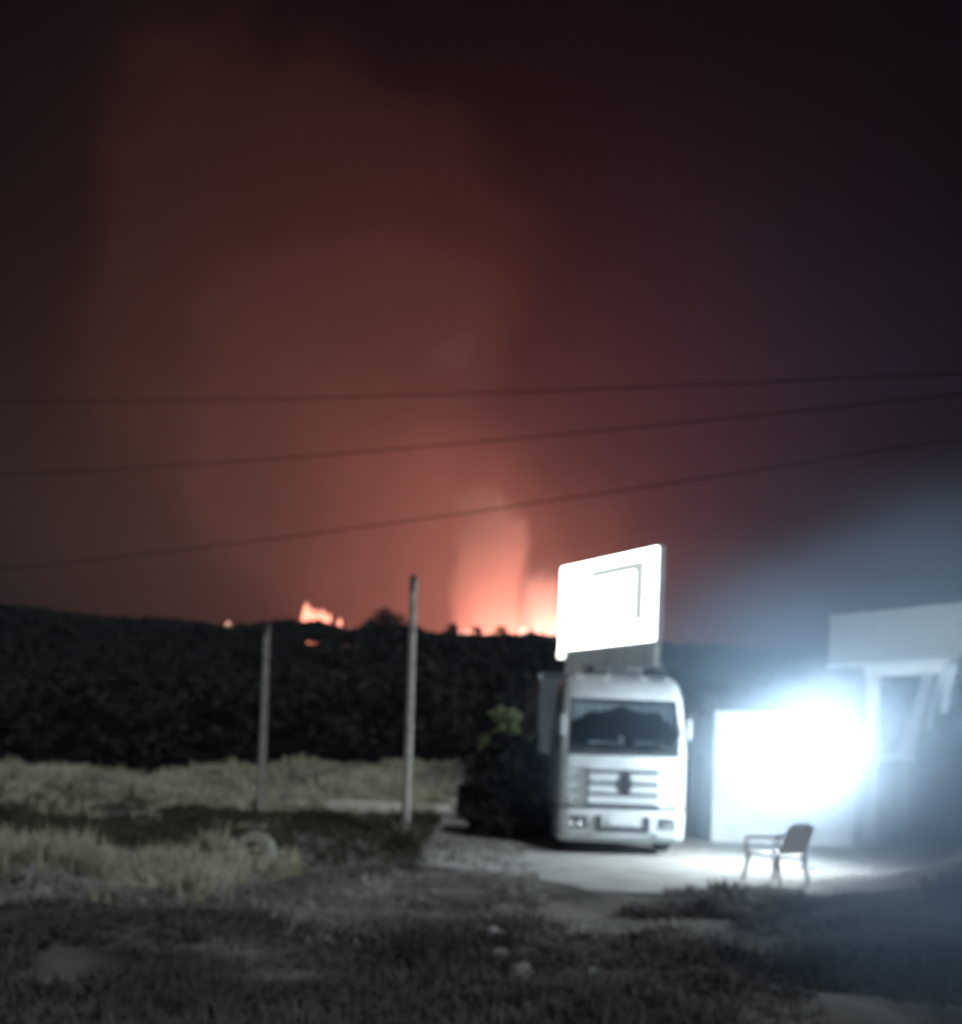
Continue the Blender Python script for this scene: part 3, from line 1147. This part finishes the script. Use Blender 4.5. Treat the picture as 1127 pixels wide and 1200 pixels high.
    # roof: air-conditioning box, horns, marker lamps
    mb = MB()
    mb.box((0.06, 0.98, 3.56), (0.72, 0.56, 0.16), 0.05)
    mb.build('roof_unit', 'white', root, smooth=True)
    mb = MB()
    mb.box((0.06, 0.69, 3.56), (0.6, 0.02, 0.06), 0.005)
    mb.build('roof_unit_vent', 'dark', root)
    for x in (-0.62, 0.62):
        mb = MB()
        mb.lathe([(0.02, 0.55), (0.025, 0.30), (0.045, 0.10), (0.085, 0.0), (0.07, 0.0), (0.03, 0.12)], 'Y', (x, 0.66, 3.58), 16)
        mb.box((x, 1.0, 3.52), (0.05, 0.30, 0.10), 0.01)
        mb.build('air_horn', 'frame', root, smooth=True)
    for x in (-0.86, -0.32, 0.40, 0.86):
        MB().box((x, 0.47, 3.42), (0.12, 0.07, 0.05), 0.015).build('marker_lamp', 'amber', root)
    mb = MB()
    mb.tube((-0.75, 0.66, 3.44), (-0.75, 0.66, 3.66), 0.018, 0.018)
    mb.tube((0.82, 0.70, 3.44), (0.82, 0.70, 3.66), 0.018, 0.018)
    mb.tube((-0.80, 0.66, 3.66), (0.87, 0.68, 3.66), 0.02, 0.02)
    mb.build('roof_bar', 'frame', root)
    # chassis
    mb = MB()
    for sx in (-1, 1):
        mb.box((sx * 0.42, 3.15, 0.86), (0.09, 5.7, 0.26), 0.01)
    for yy in (0.6, 2.0, 3.1, 4.3, 5.8):
        mb.box((0, yy, 0.86), (0.80, 0.10, 0.18), 0.01)
    mb.build('chassis', 'frame', root)
    mb = MB()
    mb.box((0, 4.65, 1.06), (0.85, 0.9, 0.12), 0.03)
    mb.build('fifth_wheel', 'frame', root)
    for sx in (-1, 1):
        mb = MB()
        mb.lathe([(0.0, -0.5), (0.28, -0.5), (0.31, -0.47), (0.31, 0.47), (0.28, 0.5), (0.0, 0.5)], 'Y', (sx * 0.86, 2.75, 0.72), 20)
        mb.build('fuel_tank', 'steel', root, smooth=True)
    MB().box((0, 2.22, 1.6), (1.5, 0.10, 1.4), 0.02).build('exhaust_shield', 'dark', root)

    def wheel(x, y, wid):
        hub = MB()
        hub.lathe([(0.0, -wid * 0.52), (0.12, -wid * 0.52), (0.14, -wid * 0.4), (0.14, wid * 0.4), (0.12, wid * 0.52), (0.0, wid * 0.52)], 'X', (0, 0, 0), 16)
        h = hub.build('wheel', 'steel', root, smooth=True)
        h.location = (x, y, 0.52)
        t = MB()
        t.lathe([(0.30, -wid * 0.46), (0.46, -wid * 0.50), (0.505, -wid * 0.42), (0.52, -wid * 0.2), (0.52, wid * 0.2), (0.505, wid * 0.42), (0.46, wid * 0.50), (0.30, wid * 0.46)], 'X', (0, 0, 0), 36, closed=True)
        t.build('tyre', 'rubber', h, smooth=True)
        r = MB()
        r.lathe([(0.30, -wid * 0.47), (0.27, -wid * 0.40), (0.22, -wid * 0.16), (0.13, -wid * 0.12), (0.13, wid * 0.12), (0.22, wid * 0.16), (0.27, wid * 0.40), (0.30, wid * 0.47)], 'X', (0, 0, 0), 28, closed=True)
        r.build('rim', 'steel', h, smooth=True)
    for sx in (-1, 1):
        wheel(sx * 1.03, 1.42, 0.32)
        wheel(sx * 0.93, 4.65, 0.56)
        mb = MB()
        rr = []
        for i in range(11):
            a = math.pi * i / 10
            rr.append([Vector((sx * 1.22, 4.65 - 0.60 * math.cos(a), 0.52 + 0.60 * math.sin(a))), Vector((sx * 0.66, 4.65 - 0.60 * math.cos(a), 0.52 + 0.60 * math.sin(a)))])
        mb.grid(rr)
        mb.build('mudguard', 'dark', root, smooth=True, solid=0.012)
    return root


TB = P(727, 1001, 19.5)
truck = make_truck((TB.x, 19.5, 0.02), math.radians(1.0))


# ------------------------------------------------------------------ semi-trailer
def make_trailer(loc):
    root = empty('semi_trailer', loc)
    tag(root, 'dark tarpaulin-sided semi trailer behind the white cab', 'trailer')
    L, W, z0, z1 = 8.4, 2.5, 1.22, 3.98
    MB().box((0, L / 2, z0 + 0.06), (W, L, 0.18), 0.02).build('floor', 'frame', root)
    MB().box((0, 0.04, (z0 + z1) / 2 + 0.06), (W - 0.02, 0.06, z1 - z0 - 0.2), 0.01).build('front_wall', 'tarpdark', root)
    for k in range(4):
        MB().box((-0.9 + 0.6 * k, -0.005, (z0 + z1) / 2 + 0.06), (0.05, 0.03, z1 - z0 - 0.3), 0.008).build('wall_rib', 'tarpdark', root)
    for sx in (-1, 1):
        rows = []
        for j in range(2):
            r = []
            for i in range(91):
                y = 0.1 + (L - 0.2) * i / 90
                bul = 0.018 * math.sin(i * 0.55) + 0.02 * math.sin(math.pi * (i % 18) / 18)
                r.append(Vector((sx * (W / 2 - 0.02 + (bul if j == 0 else bul * 0.4)), y, z0 + 0.12 if j == 0 else z1 - 0.1)))
            rows.append(r)
        mb = MB()
        mb.grid(rows)
        c = mb.build('side_curtain', 'tarp', root, smooth=True, solid=0.006)
        for k in range(9):
            y = 0.5 + k * 0.92
            MB().box((sx * (W / 2 + 0.02), y, z0 + 0.02), (0.012, 0.05, 0.36), 0.003).build('strap', 'dark', c)
        MB().box((sx * (W / 2 - 0.03), L / 2, z1 - 0.04), (0.08, L, 0.14), 0.015).build('roof_rail', 'grey', root)
    MB().box((0, L / 2, z1 + 0.035), (W - 0.04, L - 0.02, 0.03), 0.008).build('roof', 'tarp', root)
    for sx in (-1, 1):
        for k in range(1):
            MB().box((sx * 0.62, L - 0.03, (z0 + z1) / 2), (1.22, 0.05, z1 - z0 - 0.2), 0.01).build('rear_door', 'grey', root)
        mb = MB()
        mb.box((sx * 1.1, L * 0.3, 0.82), (0.03, 2.2, 0.10), 0.01)
        mb.box((sx * 1.1, L * 0.3, 0.55), (0.03, 2.2, 0.10), 0.01)
        for yy in (-1.0, 1.0):
            mb.box((sx * 1.07, L * 0.3 + yy, 0.86), (0.03, 0.06, 0.74), 0.005)
        mb.build('side_guard', 'steel', root)
        mb = MB()
        mb.box((sx * 0.75, 0.75, 0.62), (0.10, 0.10, 1.08), 0.01)
        mb.box((sx * 0.75, 0.75, 0.05), (0.30, 0.26, 0.04), 0.008)
        mb.build('landing_leg', 'frame', root)
        MB().box((sx * 0.45, L / 2, z0 - 0.17), (0.10, L - 0.3, 0.28), 0.01).build('chassis_beam', 'frame', root)
        for yy in (4.7, 6.0, 7.3):
            h = MB().lathe([(0.0, -0.26), (0.12, -0.26), (0.14, -0.2), (0.14, 0.2), (0.12, 0.26), (0.0, 0.26)], 'X', (0, 0, 0), 14).build('wheel', 'steel', root, smooth=True)
            h.location = (sx * 0.98, yy, 0.50)
            MB().lathe([(0.28, -0.19), (0.45, -0.20), (0.50, -0.12), (0.50, 0.12), (0.45, 0.20), (0.28, 0.19)], 'X', (0, 0, 0), 30, closed=True).build('tyre', 'rubber', h, smooth=True)
            MB().lathe([(0.28, -0.2), (0.24, -0.06), (0.13, -0.05), (0.13, 0.05), (0.24, 0.06), (0.28, 0.2)], 'X', (0, 0, 0), 24, closed=True).build('rim', 'steel', h, smooth=True)
    MB().box((0, -1.75, z0 - 0.02), (0.95, 3.6, 0.16), 0.02).build('gooseneck', 'frame', root)  # added, with the body set back, so lamp light passes behind the cab
    for yy in (4.7, 6.0, 7.3):
        MB().tube((-0.95, yy, 0.50), (0.95, yy, 0.50), 0.07, 0.07).build('axle', 'frame', root)
    return root


make_trailer((TB.x - 0.03, 26.6, 0.0))

# ------------------------------------------------------------------ billboard
bl, br = P(653, 773, 43.0), P(768, 753, 38.0)
dirv = Vector((br.x - bl.x, br.y - bl.y, 0))
BW = dirv.length
ang = math.atan2(dirv.y, dirv.x)
cxy = (bl + br) / 2
bb = empty('billboard', (cxy.x, cxy.y, hz(cxy.x, cxy.y)), ang)
tag(bb, 'glowing white billboard on posts rising behind the truck', 'billboard')
zb, zt = (bl.z + br.z) / 2, 9.72
face_m = mat('lit_billboard_face', (0.85, 0.87, 0.86), (0.82, 0.84, 0.83), 1.0, 0.6, emit=(0.96, 1.0, 0.97), estr=9.0)
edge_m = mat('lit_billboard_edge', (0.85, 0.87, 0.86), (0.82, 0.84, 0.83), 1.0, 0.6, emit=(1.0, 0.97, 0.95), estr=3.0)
H = zt - zb
MB().box((0, 0.18, (zb + zt) / 2), (BW, 0.30, H), 0.03).build('light_box', 'white', bb)
pw = BW - 0.12
MB().box((0, 0.012, (zb + zt) / 2), (pw, 0.02, H - 0.12), 0.0).build('lit_face', face_m, bb)
trim_m = mat('billboard_trim', (0.50, 0.52, 0.50), (0.45, 0.47, 0.45), 2.0, 0.6, emit=(0.92, 1.0, 0.95), estr=0.6)  # trim given a weak glow of its own to keep it light grey
MB().box((0.10 * BW, -0.015, zt - H * 0.17), (BW * 0.52, 0.03, H * 0.10)).build('poster_trim', trim_m, bb)
MB().box((0.335 * BW, -0.018, zt - H * 0.445), (BW * 0.085, 0.03, H * 0.62)).build('poster_trim', trim_m, bb)
MB().box((0.05 * BW, 0.10, zb - 0.52), (BW * 0.90, 0.30, 0.92), 0.02).build('skirt_panel', 'white2', bb)
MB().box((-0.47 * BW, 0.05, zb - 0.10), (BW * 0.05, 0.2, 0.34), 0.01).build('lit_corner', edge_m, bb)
for k in range(5):
    MB().box((-0.32 * BW + k * 0.185 * BW, -0.06, zb - 0.52), (0.05, 0.02, 0.88), 0.005).build('skirt_rib', 'grey', bb)
for s in (-0.28, 0.30):
    MB().box((s * BW, 0.32, zb / 2 - 0.2), (0.32, 0.28, zb + 1.0), 0.02).build('leg', 'frame', bb)
mb = MB()
for s in (-0.28, 0.30):
    mb.box((s * BW, 0.45, (zb + zt) / 2), (0.12, 0.10, H * 0.9), 0.01)
mb.tube((-0.28 * BW, 0.45, zb + 0.3), (0.30 * BW, 0.45, zt - 0.4), 0.05, 0.05)
mb.build('rear_brace', 'frame', bb)


# ------------------------------------------------------------------ forecourt: kiosk, low wall, canopy
def at(px, d):
    p = P(px, 890, d)
    return p.x


KY = 23.9
kx0, kx1 = at(836, KY), at(1003, KY)
kw = kx1 - kx0
kh = 3.0
ki = empty('kiosk', ((kx0 + kx1) / 2, KY, 0.012))
tag(ki, 'small white kiosk with sloping lean-to, its wall flooded by lamp light', 'kiosk')
kd = 2.6
wt = 0.12
xs_ = at(938, KY) - (kx0 + kx1) / 2
he = 2.12
MB().prism([(-kw / 2, 0), (kw / 2, 0), (kw / 2, he), (xs_, kh), (-kw / 2, kh)], 0, wt).build('wall', 'white2', ki)
MB().prism([(-kw / 2, 0), (kw / 2, 0), (kw / 2, he), (xs_, kh), (-kw / 2, kh)], kd, kd + wt).build('wall', 'white2', ki)
MB().box((-kw / 2 + wt / 2, kd / 2 + wt / 2, kh / 2), (wt, kd - wt - 0.004, kh)).build('wall', 'white2', ki)
MB().box((kw / 2 - wt / 2, kd / 2 + wt / 2, he / 2), (wt, kd - wt - 0.004, he)).build('wall', 'white2', ki)
MB().box(((xs_ - kw / 2) / 2 - 0.02, kd / 2 + wt / 2, kh + 0.032), (xs_ + kw / 2 + 0.04, kd + wt + 0.10, 0.06), 0.012).build('roof', 'white2', ki)
sl = math.atan2(he - kh, kw / 2 - xs_)
sn = Vector((-math.sin(sl), 0, math.cos(sl))) * 0.034
MB().box(((xs_ + kw / 2) / 2 + sn.x, kd / 2 + wt / 2, (he + kh) / 2 + sn.z), (math.hypot(kw / 2 - xs_, he - kh) - 0.02, kd + wt + 0.10, 0.06), 0.012, Matrix.Rotation(-sl, 3, 'Y')).build('roof', 'white2', ki)
for k in range(5):
    MB().box((-kw / 2 + 0.35 + k * 0.62, -0.012, 1.02), (0.035, 0.02, 2.0), 0.006).build('cladding_strip', 'white2', ki)
# vent grille and service hatch on the flank towards the truck
do = MB().box((-kw / 2 - 0.02, kd * 0.55, 1.02), (0.05, 0.86, 2.02), 0.008).build('door', 'doorp', ki)
MB().box((-kw / 2 - 0.06, kd * 0.55 - 0.34, 1.0), (0.05, 0.10, 0.03), 0.008).build('handle', 'steel', do)

# counter wall between kiosk and canopy
cx0, cx1 = kx1 + 0.02, at(1070, 23.4)
cwall = empty('barrier_rail', ((cx0 + cx1) / 2, 23.5, 0.012))
cwd = cx1 - cx0
MB().box((0, -0.04, 2.10), (cwd + 0.06, 0.30, 0.16), 0.02).build('top_rail', 'white2', cwall)
for sx in (-1, 0.86):
    MB().box((sx * (cwd / 2 - 0.08), -0.04, 1.01), (0.10, 0.10, 2.02), 0.012).build('leg', 'grey', cwall)
MB().box((0, -0.04, 1.05), (cwd - 0.30, 0.05, 0.07), 0.01).build('mid_rail', 'grey', cwall)
tag(cwall, 'white topped barrier rail beside the kiosk under the canopy', 'rail')

# canopy: near-left corner and the run of its fascia
cA, cB = Vector((at(966, 24.6), 24.6, 0)), Vector((at(1127, 21.9), 21.9, 0))
cdv = (cB - cA).normalized()
ca = math.atan2(cdv.y, cdv.x)
zc0 = P(975, 783, 24.4).z
zc1 = P(968, 721, 24.5).z
can = empty('canopy', (cA.x, cA.y, 0.012), ca)
tag(can, 'large flat forecourt canopy with deep grey fascia and white posts', 'canopy')
CL, CD = 11.0, 8.0
npan = 6
for k in range(npan):
    x0 = CL / npan * k
    MB().box((x0 + CL / npan / 2, 0.03, (zc0 + zc1) / 2), (CL / npan - 0.008, 0.06, zc1 - zc0), 0.006).build('fascia_panel', 'fascia', can)
for k in range(4):
    y0 = CD / 4 * k
    MB().box((0.03, y0 + CD / 8 + 0.07, (zc0 + zc1) / 2), (0.06, CD / 4 - 0.008, zc1 - zc0), 0.006).build('fascia_panel', 'fascia', can)
MB().box((CL / 2 + 0.05, CD / 2 + 0.1, zc1 - 0.18), (CL - 0.1, CD - 0.1, 0.16)).build('roof_deck', 'grey', can)
for k in range(10):
    MB().box((CL / 2 + 0.05, 0.48 + k * 0.78, zc0 + 0.14), (CL - 0.14, 0.768, 0.04), 0.005).build('soffit_plank', 'white', can)
MB().box((CL / 2 + 0.45, 0.16, zc0 - 0.12), (CL - 1.0, 0.22, 0.23), 0.012).build('edge_beam', 'white2', can)  # white strip added to stand in for the lamp-lit soffit
MB().box((CL / 2, -0.012, zc0 + 0.035), (CL, 0.03, 0.09), 0.008).build('drip_edge', 'white', can)


def rail_pt(px, back):
    """place along the fascia run for a photo column"""
    rx = (px - CX) / F
    t = (rx * cA.y - cA.x) / (cdv.x - rx * cdv.y)
    return t


for tx, ty in ((rail_pt(1010, 0), 0.35), (rail_pt(1010, 0) + 6.5, 0.35), (rail_pt(1010, 0), 6.6), (rail_pt(1010, 0) + 6.5, 6.6)):
    pc = MB().box((tx, ty, zc0 / 2 + 0.06), (0.24, 0.24, zc0 + 0.12), 0.03).build('post', 'white2', can)
    MB().box((tx, ty, 0.10), (0.44, 0.44, 0.2), 0.03).build('post_base', 'concrete', pc)
# draped sheet and hanging strip under the canopy edge
def drape(name, pts_top, pts_bot, d, folds, m, label):
    a0, a1 = P(*pts_top[0], d), P(*pts_top[1], d - 0.4)
    b0, b1 = P(*pts_bot[0], d), P(*pts_bot[1], d - 0.4)
    rows = []
    for j in range(13):
        v = j / 12
        r = []
        for i in range(33):
            u = i / 32
            p = (a0.lerp(a1, u)).lerp(b0.lerp(b1, u), v)
            p += Vector((0, 0.09 * math.sin(u * folds * 6.28 + v * 1.5) * (0.3 + 0.7 * v), -0.05 * math.sin(u * math.pi) * v))
            r.append(p)
        rows.append(r)
    mb = MB()
    mb.grid(rows)
    o = mb.build(name, m, smooth=True, solid=0.006)
    tag(o, label, 'tarpaulin')


drape('tarpaulin', [(1083, 786), (1096, 785)], [(1050, 884), (1072, 881)], 23.2, 2.2, 'cloth', 'wider creased tarpaulin strip pulled slantwise under the canopy')
drape('tarpaulin', [(1099, 785), (1107, 784)], [(1084, 852), (1092, 851)], 22.9, 1.3, 'cloth', 'narrow creased tarpaulin strip hanging beside the wider one')
drape('hanging_cloth', [(1104, 778), (1122, 776)], [(1103, 836), (1112, 830)], 22.0, 1.2, 'white', 'short white cloth strip hanging from the canopy edge')

# ------------------------------------------------------------------ globe lamp
LY = 18.3
lp = P(948, 896, LY)
lamp = empty('globe_lamp', (lp.x, LY, 0.012))
tag(lamp, 'dazzling white globe lamp on a thin post in front of the kiosk', 'lamp')
lz = lp.z
bm = bmesh.new()
bmesh.ops.create_icosphere(bm, subdivisions=3, radius=0.17)
me = bpy.data.meshes.new('globe')
bm.to_mesh(me)
bm.free()
gm = mat('lit_globe', (0.9, 0.9, 0.9), (0.9, 0.9, 0.9), 1, 0.4, emit=(0.80, 0.93, 1.0), estr=2050.0)
me.materials.append(gm)
go = bpy.data.objects.new('globe', me)
COL.objects.link(go)
go.parent = lamp
go.location = (0, 0, lz)
MB().tube((0, 0, 0.03), (0, 0, lz - 0.19), 0.028, 0.022, 12).build('pole', 'white', lamp, smooth=True)
MB().lathe([(0.0, 0.0), (0.17, 0.0), (0.17, 0.03), (0.06, 0.06), (0.03, 0.10)], n=24).build('base', 'grey', lamp, smooth=True)
MB().lathe([(0.024, lz - 0.22), (0.075, lz - 0.19), (0.075, lz - 0.165), (0.03, lz - 0.16)], n=20).build('collar', 'grey', lamp)


# ------------------------------------------------------------------ chair, tyre, stones
def make_chair(loc, rz):
    root = empty('garden_chair', loc, rz)
    tag(root, 'plastic garden armchair silhouetted before the lamp at the yard edge', 'chair')
    w_, d_, sh, bh = 0.54, 0.50, 0.43, 0.86
    rows = []
    for j in range(9):
        v = j / 8
        rows.append([Vector(((-0.5 + i / 8) * w_ * (1 - 0.06 * v), -d_ / 2 + d_ * v, sh - 0.02 * math.sin(math.pi * v) - 0.02 * v + 0.012 * (abs(i - 4) / 4) ** 2)) for i in range(9)])
    mb = MB()
    mb.grid(rows)
    mb.build('seat', 'plastic', root, smooth=True, solid=0.02)
    # back: two stiles, top rail and slats
    mb = MB()
    for s in (-1, 1):
        mb.tube((s * 0.235, d_ / 2 - 0.02, sh - 0.03), (s * 0.215, d_ / 2 + 0.13, bh - 0.06), 0.02, 0.018, 8)
    mb.path([Vector((-0.215 + 0.43 * i / 10, d_ / 2 + 0.13 + 0.02 * math.sin(math.pi * i / 10), bh - 0.06 + 0.06 * math.sin(math.pi * i / 10))) for i in range(11)], 0.024)
    mb.build('backrest', 'plastic', root, smooth=True)
    for k in range(6):
        x = -0.165 + 0.066 * k
        MB().box((x, d_ / 2 + 0.066, sh + 0.20), (0.062, 0.014, 0.42), 0.004, Matrix.Rotation(-0.34, 3, 'X')).build('back_slat', 'plastic', root)
    for s in (-1, 1):
        mb = MB()
        mb.path([Vector((s * 0.265, d_ / 2 + 0.05, sh + 0.24)), Vector((s * 0.29, 0.05, sh + 0.225)), Vector((s * 0.29, -d_ / 2 + 0.02, sh + 0.20)), Vector((s * 0.275, -d_ / 2 - 0.0, sh - 0.01))], 0.022)
        mb.build('armrest', 'plastic', root, smooth=True)
        MB().tube((s * 0.25, -d_ / 2 + 0.03, sh - 0.01), (s * 0.285, -d_ / 2 - 0.03, 0.0), 0.032, 0.022, 8).build('leg', 'plastic', root)
        MB().tube((s * 0.23, d_ / 2 - 0.03, sh - 0.03), (s * 0.265, d_ / 2 + 0.06, 0.0), 0.032, 0.022, 8).build('leg', 'plastic', root)
    return root


cp = P(908, 1030, 15.6)
ch = make_chair((cp.x, 15.6, hz(cp.x, 15.6) + 0.014), math.radians(213))
ch.scale = (1.2, 1.2, 1.08)

ty = P(297, 1012, 15.2)
tyz = hz(ty.x, 15.2)
t = MB()
t.lathe([(0.19, -0.09), (0.31, -0.11), (0.355, -0.075), (0.365, 0.0), (0.355, 0.075), (0.31, 0.11), (0.19, 0.09)], 'Y', (0, 0, 0), 36, closed=True)
to = t.build('old_tyre', 'dusty', smooth=True)
to.location = (ty.x, 15.2, tyz + 0.11)
to.rotation_euler = (math.radians(-18), 0, math.radians(-24))
tag(to, 'pale dusty old tyre leaning in the dry grass left of the taller post', 'tyre')


def stone(px, py, d, r, label, seed, m='stone'):
    bm = bmesh.new()
    bmesh.ops.create_icosphere(bm, subdivisions=3, radius=r)
    for v in bm.verts:
        n = noise.noise(v.co / r * 1.3 + Vector((seed, 0, 0)))
        v.co *= 1 + 0.35 * n
        v.co.z *= 0.75
    me = bpy.data.meshes.new('stone')
    bm.to_mesh(me)
    bm.free()
    me.materials.append(MT[m])
    o = bpy.data.objects.new('stone', me)
    COL.objects.link(o)
    p = P(px, py, d)
    o.location = (p.x, d, hz(p.x, d) + r * 0.4)
    tag(o, label, 'stone', 'pale stones on the near verge')


stone(578, 1076, 11.0, 0.13, 'brightest pale stone standing alone on the dark verge', 1.0)
stone(586, 1108, 9.9, 0.09, 'grey stone in front of the brightest pale stone', 4.0, 'greystone')
stone(612, 1120, 9.3, 0.11, 'flat grey stone right of the other two in the row', 7.0, 'greystone')
stone(694, 1118, 9.3, 0.06, 'lone small stone in the dark weeds before the truck', 9.0, 'greystone')
